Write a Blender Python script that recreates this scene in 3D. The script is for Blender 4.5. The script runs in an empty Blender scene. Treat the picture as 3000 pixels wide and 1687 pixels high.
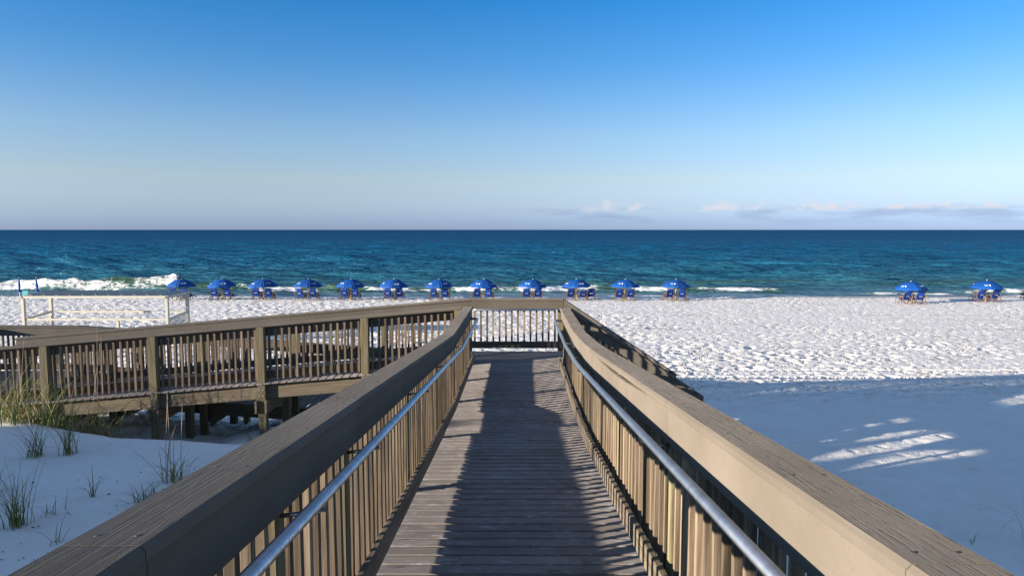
import bpy, bmesh, math, random
import numpy as np
from mathutils import Vector, Matrix

random.seed(11)
sc = bpy.context.scene
COL = sc.collection
R = math.radians

# ------------------------------------------------------------------ camera
cam_d = bpy.data.cameras.new("camera")
cam_d.lens = 24.0
cam_d.sensor_width = 36.0
cam_d.clip_start = 0.05
cam_d.clip_end = 60000
cam = bpy.data.objects.new("camera", cam_d)
COL.objects.link(cam)
cam.location = (0, 0, 2.5)
cam.rotation_euler = (R(90 - 4.8727), 0, 0)
sc.camera = cam

# ------------------------------------------------------------------ light
SUN_AZ, SUN_EL = 25.5, 9.4           # travel direction measured from +X towards +Y, elevation
SUN_STRENGTH, SKY_STRENGTH, EXPOSURE = 5.0, 0.104, 1.36
w = bpy.data.worlds.new("World")
sc.world = w
w.use_nodes = True
wn, wl = w.node_tree.nodes, w.node_tree.links
wn.clear()
out = wn.new("ShaderNodeOutputWorld")
bg = wn.new("ShaderNodeBackground")
bg.inputs["Strength"].default_value = SKY_STRENGTH
sky = wn.new("ShaderNodeTexSky")
sky.sky_type = 'NISHITA'
sky.sun_disc = False
sky.sun_elevation = R(SUN_EL)
sky.sun_rotation = R(-90 - SUN_AZ)   # clockwise from +Y to where the sun stands
sky.altitude = 0
sky.air_density = 1.0
sky.dust_density = 0.35
sky.ozone_density = 3.0
hs = wn.new("ShaderNodeHueSaturation")
hs.inputs["Saturation"].default_value = 0.92
hs.inputs["Value"].default_value = 1.0
wl.new(sky.outputs[0], hs.inputs["Color"])
# low cumulus near the horizon: noise over the sky direction
tc = wn.new("ShaderNodeTexCoord")
sep = wn.new("ShaderNodeSeparateXYZ")
wl.new(tc.outputs["Generated"], sep.inputs[0])
def wmath(op, a, b=None, c=None):
    n = wn.new("ShaderNodeMath"); n.operation = op
    for i, v in enumerate((a, b, c)):
        if v is None: continue
        if isinstance(v, (int, float)): n.inputs[i].default_value = v
        else: wl.new(v, n.inputs[i])
    return n.outputs[0]
az = wmath('ARCTAN2', sep.outputs[0], sep.outputs[1])
el = wmath('ARCSINE', sep.outputs[2])
def wnoise(sx, sz, off, scale, detail, rough=.55):
    cx = wn.new("ShaderNodeCombineXYZ")
    wl.new(wmath('MULTIPLY_ADD', az, sx, off), cx.inputs[0])
    wl.new(wmath('MULTIPLY', el, sz), cx.inputs[1])
    n = wn.new("ShaderNodeTexNoise")
    n.inputs["Scale"].default_value = scale
    n.inputs["Detail"].default_value = detail
    n.inputs["Roughness"].default_value = rough
    wl.new(cx.outputs[0], n.inputs["Vector"])
    return n.outputs[0]
def wrange(v, a, b):
    n = wn.new("ShaderNodeMapRange")
    n.interpolation_type = 'SMOOTHSTEP'
    n.inputs[1].default_value = a; n.inputs[2].default_value = b
    wl.new(v, n.inputs[0])
    return n.outputs[0]
puff = wnoise(1.0, 1.55, 4.05, 30.0, 7, .6)
cover = wmath('SINE', wmath('MULTIPLY_ADD', az, 2.0, .45))     # cloud banks with clear gaps between them
base_el = R(1.75)
top = wmath('MULTIPLY_ADD', wnoise(1.0, 0.0, 5.88, 22.0, 3), R(2.6), R(0.75))
mask = wmath('MULTIPLY', wrange(el, R(1.35), R(1.62)), wmath('SUBTRACT', 1.0, wrange(wmath('SUBTRACT', el, top), -R(.25), R(.28))))
mask = wmath('MULTIPLY', mask, wrange(puff, .47, .60))
mask = wmath('MULTIPLY', mask, wrange(cover, .40, .85))
lay = wnoise(1.0, 7.0, 2.13, 9.0, 4, .5)
bank = wmath('MULTIPLY', wrange(lay, .44, .66), wmath('MULTIPLY', wrange(el, R(.1), R(.9)), wmath('SUBTRACT', 1.0, wrange(el, R(1.3), R(2.1)))))
bank = wmath('MULTIPLY', bank, wrange(cover, .0, .7))
# sky tint by elevation, same all round; overhead stops warmed to fill the shade
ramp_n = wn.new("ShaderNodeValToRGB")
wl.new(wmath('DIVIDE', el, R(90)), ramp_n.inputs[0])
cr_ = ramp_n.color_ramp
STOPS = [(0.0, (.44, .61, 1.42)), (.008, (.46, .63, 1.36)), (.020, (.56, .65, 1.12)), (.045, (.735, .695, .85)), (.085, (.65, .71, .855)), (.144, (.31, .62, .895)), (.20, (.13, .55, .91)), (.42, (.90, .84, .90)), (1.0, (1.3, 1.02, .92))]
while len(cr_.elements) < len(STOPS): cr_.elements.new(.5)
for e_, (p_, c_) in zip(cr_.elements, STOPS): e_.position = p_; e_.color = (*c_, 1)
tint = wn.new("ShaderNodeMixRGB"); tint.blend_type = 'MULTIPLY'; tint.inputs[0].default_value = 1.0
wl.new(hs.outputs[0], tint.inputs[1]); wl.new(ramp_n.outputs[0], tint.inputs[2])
m1 = wn.new("ShaderNodeMixRGB")
m1.inputs[2].default_value = (1.15, 1.5, 2.35, 1)
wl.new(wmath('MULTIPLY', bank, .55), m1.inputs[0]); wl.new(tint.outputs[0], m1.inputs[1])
m2 = wn.new("ShaderNodeMixRGB")
m2.inputs[2].default_value = (3.0, 2.85, 3.05, 1)
wl.new(wmath('MULTIPLY', mask, .75), m2.inputs[0]); wl.new(m1.outputs[0], m2.inputs[1])
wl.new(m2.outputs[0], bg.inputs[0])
wl.new(bg.outputs[0], out.inputs[0])

sun_d = bpy.data.lights.new("sun", 'SUN')
sun_d.energy = SUN_STRENGTH
sun_d.angle = R(0.53)
sun_d.color = (1.0, 0.91, 0.79)
sun = bpy.data.objects.new("sun", sun_d)
COL.objects.link(sun)
d = Vector((math.cos(R(SUN_AZ)) * math.cos(R(SUN_EL)), math.sin(R(SUN_AZ)) * math.cos(R(SUN_EL)), -math.sin(R(SUN_EL))))
sun.rotation_euler = d.to_track_quat('-Z', 'Y').to_euler()
sun.location = (-40, -20, 12)

vs = sc.view_settings
vs.view_transform = 'Standard'
vs.look = 'None'
vs.exposure = EXPOSURE
vs.gamma = 1.0
vs.use_curve_mapping = False
sc.render.engine = 'CYCLES'
sc.cycles.max_bounces = 5
sc.cycles.diffuse_bounces = 3
sc.cycles.glossy_bounces = 3
sc.cycles.transmission_bounces = 2
sc.cycles.transparent_max_bounces = 4
sc.cycles.caustics_reflective = False
sc.cycles.caustics_refractive = False
sc.cycles.use_denoising = True

# ------------------------------------------------------------------ helpers
def tag(o, label=None, cat=None, group=None, kind=None):
    if label: o["label"] = label
    if cat: o["category"] = cat
    if group: o["group"] = group
    if kind: o["kind"] = kind
    return o
def link(name, data, parent=None, loc=(0, 0, 0)):
    o = bpy.data.objects.new(name, data)
    COL.objects.link(o)
    o.parent = parent
    o.location = loc
    return o
def empty(name, loc, label, cat, group=None):
    return tag(link(name, None, None, loc), label, cat, group)
def copy_tree(o, parent=None):
    c = o.copy(); COL.objects.link(c); c.parent = parent
    for ch in list(o.children): copy_tree(ch, c)
    return c
def mesh(name, verts, faces, mat=None, smooth=False):
    m = bpy.data.meshes.new(name)
    m.from_pydata([tuple(v) for v in verts], [], faces)
    if mat: m.materials.append(mat)
    if smooth: m.polygons.foreach_set("use_smooth", [True] * len(m.polygons))
    m.update()
    return m
def bm_mesh(name, bm, mats, smooth=False):
    m = bpy.data.meshes.new(name)
    bm.to_mesh(m); bm.free()
    for x in (mats if isinstance(mats, (list, tuple)) else [mats]): m.materials.append(x)
    if smooth: m.polygons.foreach_set("use_smooth", [True] * len(m.polygons))
    return m
_box = {}
def box_mesh(l, wd, t, mat, ch=.004):
    """board centred on the origin, long axis X, chamfered edges"""
    k = (round(l, 3), round(wd, 3), round(t, 3), mat.name, ch)
    if k in _box: return _box[k]
    bm = bmesh.new()
    bmesh.ops.create_cube(bm, size=1)
    bmesh.ops.scale(bm, vec=(l, wd, t), verts=bm.verts)
    if ch: bmesh.ops.bevel(bm, geom=bm.edges[:], offset=ch, segments=1, affect='EDGES')
    _box[k] = bm_mesh("board", bm, mat)
    return _box[k]
UP = Matrix(((0, 0, -1), (0, 1, 0), (1, 0, 0)))     # local X -> world Z
def place(o, loc, rot):
    """set the transform in world terms when the parent is an unrotated empty"""
    p = o.parent
    off = Vector((0, 0, 0))
    while p: off += p.location; p = p.parent
    m = rot.to_4x4(); m.translation = Vector(loc) - off
    o.matrix_basis = m
    return o
def bar_mesh(name, p, q, wd, t, mat, ref=(0, 0, 1), ch=0):
    p, q = Vector(p), Vector(q)
    x = (q - p); L = x.length; x.normalize()
    y = Vector(ref).cross(x)
    if y.length < 1e-4: y = Vector((0, 1, 0))
    y.normalize(); z = x.cross(y)
    bm = bmesh.new()
    bmesh.ops.create_cube(bm, size=1)
    bmesh.ops.scale(bm, vec=(L, wd, t), verts=bm.verts)
    if ch: bmesh.ops.bevel(bm, geom=bm.edges[:], offset=ch, segments=1, affect='EDGES')
    M = Matrix((x, y, z)).transposed().to_4x4(); M.translation = (p + q) / 2
    bmesh.ops.transform(bm, matrix=M, verts=bm.verts)
    return bm_mesh(name, bm, mat)
def tube_mesh(name, pts, r, mat, seg=10, caps=True):
    pts = [Vector(p) for p in pts]
    V, Fc = [], []
    for i, p in enumerate(pts):
        a = pts[max(0, i - 1)]; b = pts[min(len(pts) - 1, i + 1)]
        t = (b - a).normalized()
        u = t.cross(Vector((0, 0, 1)))
        if u.length < 1e-3: u = Vector((1, 0, 0))
        u.normalize(); v = u.cross(t)
        rr = r[i] if isinstance(r, (list, tuple)) else r
        for k in range(seg):
            an = 2 * math.pi * k / seg
            V.append(p + u * (rr * math.cos(an)) + v * (rr * math.sin(an)))
    for i in range(len(pts) - 1):
        for k in range(seg):
            a = i * seg + k; b = i * seg + (k + 1) % seg
            Fc.append((a, b, b + seg, a + seg))
    if caps:
        Fc.append(tuple(range(seg - 1, -1, -1)))
        Fc.append(tuple(range((len(pts) - 1) * seg, len(pts) * seg)))
    return mesh(name, V, Fc, mat, True)

# ---- numpy noise
def hsh(i, j, s):
    v = np.sin(i * 127.1 + j * 311.7 + s * 74.7) * 43758.5453
    return v - np.floor(v)
def vnoise(x, y, s=0):
    i, j = np.floor(x), np.floor(y)
    f, g = x - i, y - j
    f = f * f * (3 - 2 * f); g = g * g * (3 - 2 * g)
    return (hsh(i, j, s) * (1 - f) + hsh(i + 1, j, s) * f) * (1 - g) + (hsh(i, j + 1, s) * (1 - f) + hsh(i + 1, j + 1, s) * f) * g
def fbm(x, y, s=0, o=4):
    r = 0; a = .5
    for k in range(o):
        r = r + a * vnoise(x, y, s + k * 3.1); x = x * 2.03 + 7.1; y = y * 2.03 + 3.7; a *= .5
    return r
def sst(a, b, v):
    t = np.clip((v - a) / (b - a), 0, 1)
    return t * t * (3 - 2 * t)

# ------------------------------------------------------------------ materials
class NT:
    def __init__(s, name):
        s.m = bpy.data.materials.new(name); s.m.use_nodes = True
        s.n, s.l = s.m.node_tree.nodes, s.m.node_tree.links
        s.p = s.n["Principled BSDF"]
    def node(s, t, **kw):
        n = s.n.new(t)
        for k, v in kw.items():
            if hasattr(n, k): setattr(n, k, v)
            else: n.inputs[k].default_value = v
        return n
    def math(s, op, a, b=None, c=None):
        n = s.n.new("ShaderNodeMath"); n.operation = op
        for i, v in enumerate((a, b, c)):
            if v is None: continue
            if isinstance(v, (int, float)): n.inputs[i].default_value = v
            else: s.l.new(v, n.inputs[i])
        return n.outputs[0]
    def rng(s, v, a, b, c=0., d=1.):
        n = s.n.new("ShaderNodeMapRange")
        for i, x in zip((1, 2, 3, 4), (a, b, c, d)): n.inputs[i].default_value = x
        s.l.new(v, n.inputs[0]); return n.outputs[0]
    def mix(s, f, a, b, mode='MIX'):
        n = s.n.new("ShaderNodeMixRGB"); n.blend_type = mode
        for i, v in enumerate((f, a, b)):
            if isinstance(v, (int, float)): n.inputs[i].default_value = v
            elif isinstance(v, tuple): n.inputs[i].default_value = (*v, 1) if len(v) == 3 else v
            else: s.l.new(v, n.inputs[i])
        return n.outputs[0]
    def noise(s, vec, scale, detail=3, rough=.55, dist=0.):
        n = s.n.new("ShaderNodeTexNoise")
        n.inputs["Scale"].default_value = scale; n.inputs["Detail"].default_value = detail
        n.inputs["Roughness"].default_value = rough; n.inputs["Distortion"].default_value = dist
        s.l.new(vec, n.inputs["Vector"]); return n.outputs[0]
    def vmul(s, vec, v):
        n = s.n.new("ShaderNodeVectorMath"); n.operation = 'MULTIPLY'
        s.l.new(vec, n.inputs[0]); n.inputs[1].default_value = v; return n.outputs[0]
    def bump(s, h, strength, dist, prev=None):
        n = s.n.new("ShaderNodeBump")
        n.inputs["Strength"].default_value = strength; n.inputs["Distance"].default_value = dist
        s.l.new(h, n.inputs["Height"])
        if prev: s.l.new(prev, n.inputs["Normal"])
        s.l.new(n.outputs[0], s.p.inputs["Normal"]); return n.outputs[0]
    def set(s, **kw):
        for k, v in kw.items():
            i = s.p.inputs[k.replace("_", " ")]
            if isinstance(v, (int, float)): i.default_value = v
            elif isinstance(v, tuple): i.default_value = (*v, 1) if len(v) == 3 else v
            else: s.l.new(v, i)

def objvec(t):
    """object coordinates shifted per object, so that no two boards share their grain"""
    tcn = t.node("ShaderNodeTexCoord"); oi = t.node("ShaderNodeObjectInfo")
    sh = t.math('MULTIPLY', oi.outputs["Random"], 173.0)
    cx = t.node("ShaderNodeCombineXYZ")
    for i in range(3): t.l.new(sh, cx.inputs[i])
    a = t.node("ShaderNodeVectorMath", operation='ADD')
    t.l.new(tcn.outputs["Object"], a.inputs[0]); t.l.new(cx.outputs[0], a.inputs[1])
    return a.outputs[0], oi.outputs["Random"]

def mat_wood(name, dark, light, tint=None, var=.35, bumpd=.004, rings=26.0):
    t = NT(name)
    v, rnd = objvec(t)
    g = t.noise(t.vmul(v, (1.1, rings, rings)), 1.0, 4, .6, .6)
    f = t.noise(t.vmul(v, (5.0, 190., 190.)), 1.0, 2, .6)
    b = t.noise(v, 2.3, 3)
    c = t.mix(t.rng(g, .36, .64), dark, light)
    c = t.mix(t.rng(f, .35, .75, 0, .35), c, tuple(x * .45 for x in dark))
    if tint: c = t.mix(t.rng(b, .42, .72, 0, .75), c, tint)
    k = t.node("ShaderNodeHueSaturation")
    t.l.new(t.math('MULTIPLY_ADD', rnd, var, 1 - var / 2), k.inputs["Value"])
    t.l.new(c, k.inputs["Color"])
    t.set(Base_Color=k.outputs[0], Roughness=.85, Specular_IOR_Level=.25, Diffuse_Roughness=1.0)
    t.bump(t.math('ADD', g, t.math('MULTIPLY', f, .4)), .8, bumpd)
    return t.m

def mat_composite(name, c1, c2, scuff=0., groove=1.0, var=.16, bumpd=.0035):
    t = NT(name)
    v, rnd = objvec(t)
    geo = t.node("ShaderNodeNewGeometry")
    g = t.noise(t.vmul(v, (2.6, 75., 75.)), 1.0, 3, .55, 1.0)
    gr = t.rng(g, .40, .50)
    fine = t.noise(v, 420.0, 2, .7)
    bl = t.noise(geo.outputs["Position"], 1.7, 4, .6)
    c = t.mix(t.rng(bl, .35, .7), c1, c2)
    c = t.mix(t.rng(fine, .3, .75, 0, .35), c, tuple(x * .6 for x in c1))
    spot = t.noise(geo.outputs["Position"], 26.0, 3, .7)
    c = t.mix(t.rng(spot, .70, .76, 0, .5), c, tuple(x * .5 for x in c1))
    ck = t.noise(t.vmul(v, (.8, 34., 34.)), 1.0, 4, .6, .4)
    c = t.mix(t.rng(ck, .295, .325, .6, 0.), c, tuple(x * .35 for x in c1))
    if scuff:
        s1 = t.noise(t.vmul(geo.outputs["Position"], (3.5, 7.0, 3.5)), 1.6, 5, .72)
        s2 = t.noise(t.vmul(geo.outputs["Position"], (9.0, 30.0, 9.0)), 1.3, 4, .7)
        k = t.math('MULTIPLY', t.rng(s1, .47, .70), t.rng(s2, .44, .64))
        c = t.mix(t.math('MULTIPLY', k, scuff), c, (.62, .59, .55))
        dk = t.noise(t.vmul(geo.outputs["Position"], (6.0, 11.0, 6.0)), 1.2, 3, .6)
        c = t.mix(t.rng(dk, .63, .70, 0, .65), c, tuple(x * .35 for x in c1))
    k = t.node("ShaderNodeHueSaturation")
    t.l.new(t.math('MULTIPLY_ADD', rnd, var, 1 - var / 2), k.inputs["Value"])
    t.l.new(c, k.inputs["Color"])
    t.set(Base_Color=k.outputs[0], Roughness=.8, Specular_IOR_Level=.2, Diffuse_Roughness=1.0)
    n = t.bump(gr, .38 * groove, bumpd)
    t.bump(fine, .35, .0012, n)
    return t.m

M_BAL = mat_wood("weathered_pine", (.10, .070, .044), (.29, .217, .143), None, .8)
M_POST = mat_wood("mossy_pine", (.13, .10, .055), (.275, .22, .132), (.19, .175, .08), .3)
M_BEAM = mat_wood("beam_pine", (.125, .093, .06), (.265, .203, .137), (.20, .175, .105), .25)
M_TOE = mat_wood("toe_board_pine", (.10, .075, .053), (.225, .175, .13), (.16, .14, .085), .3)
M_CAP = mat_composite("composite_rail", (.143, .118, .090), (.180, .150, .118), bumpd=.0025)
M_DECK = mat_composite("composite_deck", (.235, .198, .175), (.315, .27, .24), scuff=.8, var=.22, groove=.6, bumpd=.002)

def mat_simple(name, col, rough=.6, metal=0., spec=.4, nz=0., nscale=20., bump=0.):
    t = NT(name)
    if nz:
        tcn = t.node("ShaderNodeTexCoord")
        n = t.noise(tcn.outputs["Object"], nscale, 4, .6)
        c = t.mix(t.rng(n, .3, .7), tuple(x * (1 - nz) for x in col), tuple(min(1, x * (1 + nz * .5)) for x in col))
        t.set(Base_Color=c)
        if bump: t.bump(n, bump, .003)
    else: t.set(Base_Color=col)
    t.set(Roughness=rough, Metallic=metal, Specular_IOR_Level=spec)
    return t.m
M_GALV = mat_simple("galvanised_steel", (.50, .52, .54), .36, .9, .5, .25, 14., .1)
M_BOLT = mat_simple("bolt_steel", (.45, .45, .44), .45, .9)

# ------------------------------------------------------------------ terrain
def base_z(y):
    return np.interp(y, [-80, 8, 14, 25, 40, 57, 59.6, 62, 70, 84], [-1.6, -1.95, -2.12, -2.55, -2.95, -3.25, -3.33, -3.56, -4.5, -6.0])
def ground(x, y):
    b = base_z(y)
    yc = np.interp(x, [-40, -9, -6.3, -4, -1, 2], [12.2, 11.7, 10.35, 9.6, 9.0, 8.6])
    top = -.55 + .05 * np.sin(x * .9 + y * .5) - .03 * (y - 8) * (y > 8)
    f1 = sst(yc - .25, yc + 1.7, y)
    f2 = sst(yc + 2.0, yc + 7.5, y)
    lo = np.interp(x, [-9, -6, -5, -4], [-1.55, -1.75, -1.40, -1.32])
    dn = top * (1 - f1) + lo * f1
    dn = dn * (1 - f2) + b * f2
    wx = 1 - sst(-2.6, 1.6, x)
    z = b + wx * np.maximum(dn - b, 0)
    # foot of the return ramp; unseen ridge added far left to shade the dune
    rg = np.exp(-((x + 14.2) / 3.0) ** 2) * (1 - sst(5.6, 8.4, y + .35 * np.sin(x * 1.7)))
    q = y - .477 * (x + 14.2)            # added ridge notched along the sun's path, for lit patches on the sand
    dip = .92 * sst(2.2, 2.7, q) * (1 - sst(5.2, 5.8, q)) * (.75 + .35 * np.sin(q * 7.3)) + .95 * np.exp(-((q - 1.45) / .13) ** 2) + .85 * np.exp(-((q + .45) / .12) ** 2)
    z = z + rg * (2.98 - dip + .06 * np.sin(y * 1.3) + .05 * np.sin(y * 3.1 + 1))
    far = sst(-16, -24, x) * (1 - sst(8, 14, y))
    z = z + far * 1.0
    z = z + .62 * np.exp(-((x + 1.6) / 1.5) ** 2 - ((y - 15.0) / 1.3) ** 2)
    return z
def gz(x, y): return float(ground(np.array([float(x)]), np.array([float(y)]))[0])

def dents(x, y, cell, L, W, depth, prob, seed):
    i0, j0 = np.floor(x / cell), np.floor(y / cell)
    h = np.zeros_like(x)
    for di in (-1, 0, 1):
        for dj in (-1, 0, 1):
            i, j = i0 + di, j0 + dj
            px = (i + hsh(i, j, seed)) * cell; py = (j + hsh(i, j, seed + 1)) * cell
            an = (hsh(i, j, seed + 2) - .5) * 2.6
            sz = .6 + .8 * hsh(i, j, seed + 3)
            on = (hsh(i, j, seed + 4) < prob) * (.5 + .8 * hsh(i, j, seed + 5))
            dx, dy = x - px, y - py
            u = (dx * np.cos(an) + dy * np.sin(an)) / (L * sz); v = (-dx * np.sin(an) + dy * np.cos(an)) / (W * sz)
            r2 = u * u + v * v
            r = np.sqrt(r2)
            h += on * depth * (-np.exp(-r2 * r2 * .9) + .26 * np.exp(-((r - 1.45) / .38) ** 2))
    return h

def grid_object(name, xs_fn, ys, z_fn, mat, cols):
    t = cols
    X = np.array([xs_fn(y, t) for y in ys]); Y = np.repeat(np.array(ys)[:, None], len(t), 1)
    return X, Y

def grid_mesh(name, X, Y, Zv, mat):
    nr, nc = X.shape
    co = np.stack([X, Y, Zv], -1).reshape(-1, 3).astype(np.float32)
    idx = np.arange(nr * nc).reshape(nr, nc)
    q = np.stack([idx[:-1, :-1], idx[:-1, 1:], idx[1:, 1:], idx[1:, :-1]], -1).reshape(-1, 4)
    m = bpy.data.meshes.new(name)
    m.vertices.add(len(co)); m.vertices.foreach_set("co", co.ravel())
    m.loops.add(q.size); m.loops.foreach_set("vertex_index", q.ravel().astype(np.int32))
    m.polygons.add(len(q))
    m.polygons.foreach_set("loop_start", np.arange(0, q.size, 4, dtype=np.int32))
    m.polygons.foreach_set("loop_total", np.full(len(q), 4, dtype=np.int32))
    m.polygons.foreach_set("use_smooth", np.ones(len(q), dtype=bool))
    m.materials.append(mat)
    m.update(); m.validate()
    return m
def add_attr(m, name, arr):
    a = m.attributes.new(name, 'FLOAT_COLOR', 'POINT')
    v = np.ones((len(m.vertices), 4), dtype=np.float32)
    v[:, :arr.shape[-1]] = arr.reshape(-1, arr.shape[-1])
    a.data.foreach_set("color", v.ravel())

# sand
ts = NT("quartz_sand")
at = ts.node("ShaderNodeAttribute", attribute_name="sand")
sp = ts.node("ShaderNodeSeparateColor"); ts.l.new(at.outputs["Color"], sp.inputs[0])
geo = ts.node("ShaderNodeNewGeometry")
n1 = ts.noise(geo.outputs["Position"], .8, 4, .6)
n2 = ts.noise(geo.outputs["Position"], 55.0, 3, .7)
n3 = ts.noise(geo.outputs["Position"], 7.0, 4, .65)
c = ts.mix(ts.rng(n1, .35, .7), (.83, .755, .665), (.88, .815, .735))
c = ts.mix(ts.rng(n2, .62, .8, 0, .22), c, (.45, .40, .35))
c = ts.mix(ts.rng(n3, .66, .8, 0, .18), c, (.50, .42, .34))
c = ts.mix(sp.outputs[0], c, (.40, .335, .28))
c = ts.mix(ts.math('MULTIPLY', sp.outputs[1], ts.rng(ts.noise(geo.outputs['Position'], 4.0, 5, .75), .48, .58)), c, (.20, .14, .09))
ts.set(Base_Color=c, Roughness=ts.rng(sp.outputs[0], 0, 1, .95, .35), Specular_IOR_Level=.3)
pr_ = ts.math('MULTIPLY', ts.rng(ts.noise(ts.vmul(geo.outputs['Position'], (3.6, 4.6, 3.6)), 1.0, 3, .6), .36, .47), sp.outputs[2])
nb0 = ts.bump(pr_, .8, .036)
nb = ts.bump(n3, .5, .02, nb0)
ts.bump(n2, .55, .006, nb)
M_SAND = ts.m

ys = list(np.linspace(-70, -8, 16)) + list(np.linspace(-7, 3.6, 60))
y = 3.7
while y < 63.5:
    ys.append(y); y += max(.045, .0030 * y)
ys += [64.5, 66, 68, 71, 75, 80]
ys = np.array(ys)
NC = 560
core = np.linspace(-1, 1, NC)
ext = 1 + np.array([.4, .8, 1.2, 1.6, 2.1, 2.6, 3.2, 3.8, 4.4, 5.0, 5.6, 6.2, 6.8, 7.5, 8.3, 9.3, 11, 14, 20, 35, 70, 140, 240]) / 60.
cols = np.concatenate([-ext[::-1], core, ext])
half = .86 * np.maximum(ys, 6.0) + 3.0
X = half[:, None] * cols[None, :]
e = np.abs(cols) > 1
X[:, e] = np.sign(cols[e])[None, :] * (half[:, None] + (np.abs(cols[e])[None, :] - 1) * 60)
Y = np.repeat(ys[:, None], len(cols), 1)
Zg = ground(X, Y)
foot = sst(17.5, 21.0, Y) * (1 - sst(58.5, 60.5, Y))
foot = np.maximum(foot, sst(11.5, 14.5, Y) * sst(.5, -2.0, X) * .8)
soft = np.clip(1 - foot, 0, 1) * sst(1.5, 4, X) * (1 - sst(59, 61, Y))
dune = sst(-.5, -2.0, X) * (1 - sst(10.5, 13, Y))
dd = dents(X, Y, .36, .12, .066, .088, .78, 1.0) + dents(X, Y, .85, .21, .13, .10, .65, 9.0)
dd += .02 * (fbm(X * 1.6, Y * 1.6, 3) - .5)
track = np.zeros_like(X)
for yt in (22.55, 24.05):                       # tyre tracks along the beach
    wv = np.exp(-((Y - yt - .12 * np.sin(X * .18)) / .19) ** 4) * sst(2.0, 4.0, X)
    track = np.maximum(track, wv)
tr = -.045 + .055 * np.sin((X + np.abs(Y - np.round(Y)) * .6) * 2 * math.pi / .27)
sf = .030 * (fbm(X * 2.2, Y * 2.6, 17) - .5) + .10 * (fbm(X * .35, Y * .5, 23) - .5) + .5 * dents(X, Y, 1.25, .26, .15, .04, .30, 31.0) + .45 * dents(X, Y, .5, .16, .11, .03, .35, 37.0)
rip = .009 * np.sin((Y * 3.2 + X * 1.3 + 2.2 * fbm(X * .9, Y * .9, 41)) * 2 * math.pi) * fbm(X * .5, Y * .5, 5) + .05 * (fbm(X * 1.1, Y * 1.1, 8) - .5) + .02 * (fbm(X * 4.0, Y * 4.0, 14) - .5)
dd = dd * (.45 + .85 * sst(.30, .62, fbm(X * .17, Y * .12, 71, 3)))
Zg = Zg + foot * (dd * (1 - track) + track * tr * 1.0) + soft * sf * 1.5 + dune * rip
wet = sst(59.2, 60.9, Y + 1.9 * sst(12, 30, X) + .5 * (fbm(X * .25, Y * 0, 4) - .5) * 4) * .9
wrack = np.zeros_like(X)
for yw, s in ((44.0, 51), (46.3, 55), (36.5, 61), (40.5, 67)):
    yy = yw + 2.0 * (fbm(X * .08, X * 0 + s, s) - .5) * 2
    wrack = np.maximum(wrack, np.exp(-((Y - yy) / .30) ** 2) * sst(.47, .58, fbm(X * .45, Y * .9 + s, s, 4)))
wrack = np.maximum(wrack, .8 * sst(.66, .74, fbm(X * .7, Y * .9, 83, 4)) * foot)
mg = grid_mesh("beach", X, Y, Zg, M_SAND)
add_attr(mg, "sand", np.stack([wet, wrack * .85, np.maximum(foot * (1 - track), .30 * soft)], -1))
beach = link("beach", mg)
tag(beach, "white quartz sand beach and dune covered in footprints", kind="structure")

# ------------------------------------------------------------------ sea
SEA = -3.56
tw = NT("sea_water")
at = tw.node("ShaderNodeAttribute", attribute_name="water")
fo = tw.node("ShaderNodeAttribute", attribute_name="foam")
sp = tw.node("ShaderNodeSeparateColor"); tw.l.new(fo.outputs["Color"], sp.inputs[0])
geo = tw.node("ShaderNodeNewGeometry")
pv = geo.outputs["Position"]
w1 = tw.noise(tw.vmul(pv, (.42, .95, 1)), 1.0, 4, .62, .3)
w2 = tw.noise(tw.vmul(pv, (.07, .18, 1)), 1.0, 4, .65, .2)
w3 = tw.noise(tw.vmul(pv, (.012, .035, 1)), 1.0, 5, .7)
col = tw.mix(tw.rng(w3, .38, .66, 0, .30), at.outputs["Color"], (.003, .055, .115))
col = tw.mix(tw.rng(w2, .46, .70, 0, .30), col, (.003, .040, .075))
fn = tw.noise(tw.vmul(pv, (1.7, 2.6, 2.6)), 1.0, 6, .76, .8)
fm = tw.math('MULTIPLY', sp.outputs[0], 1.42)
fm = tw.rng(tw.math('ADD', fm, tw.math('MULTIPLY', tw.math('SUBTRACT', fn, .5), 2.2)), .52, .82)
col = tw.mix(fm, col, (.84, .83, .80))
tw.set(Base_Color=col, Roughness=.9, Specular_IOR_Level=.0)
b1 = tw.bump(w2, .9, 2.6)
b2 = tw.bump(w1, .8, .55, b1)
b3 = tw.bump(fn, .5, .12, b2)
gl = tw.node("ShaderNodeBsdfGlossy"); gl.inputs["Roughness"].default_value = .16
tw.l.new(b3, gl.inputs["Normal"])
fr_ = tw.node("ShaderNodeFresnel"); fr_.inputs["IOR"].default_value = 1.333
tw.l.new(b2, fr_.inputs["Normal"])
mx = tw.node("ShaderNodeMixShader")
tw.l.new(tw.math('MULTIPLY', tw.math('MULTIPLY', fr_.outputs[0], at.outputs['Alpha']), tw.math('SUBTRACT', 1.0, fm)), mx.inputs[0])
tw.l.new(tw.p.outputs[0], mx.inputs[1]); tw.l.new(gl.outputs[0], mx.inputs[2])
tw.l.new(mx.outputs[0], tw.n["Material Output"].inputs["Surface"])
M_SEA = tw.m

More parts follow.
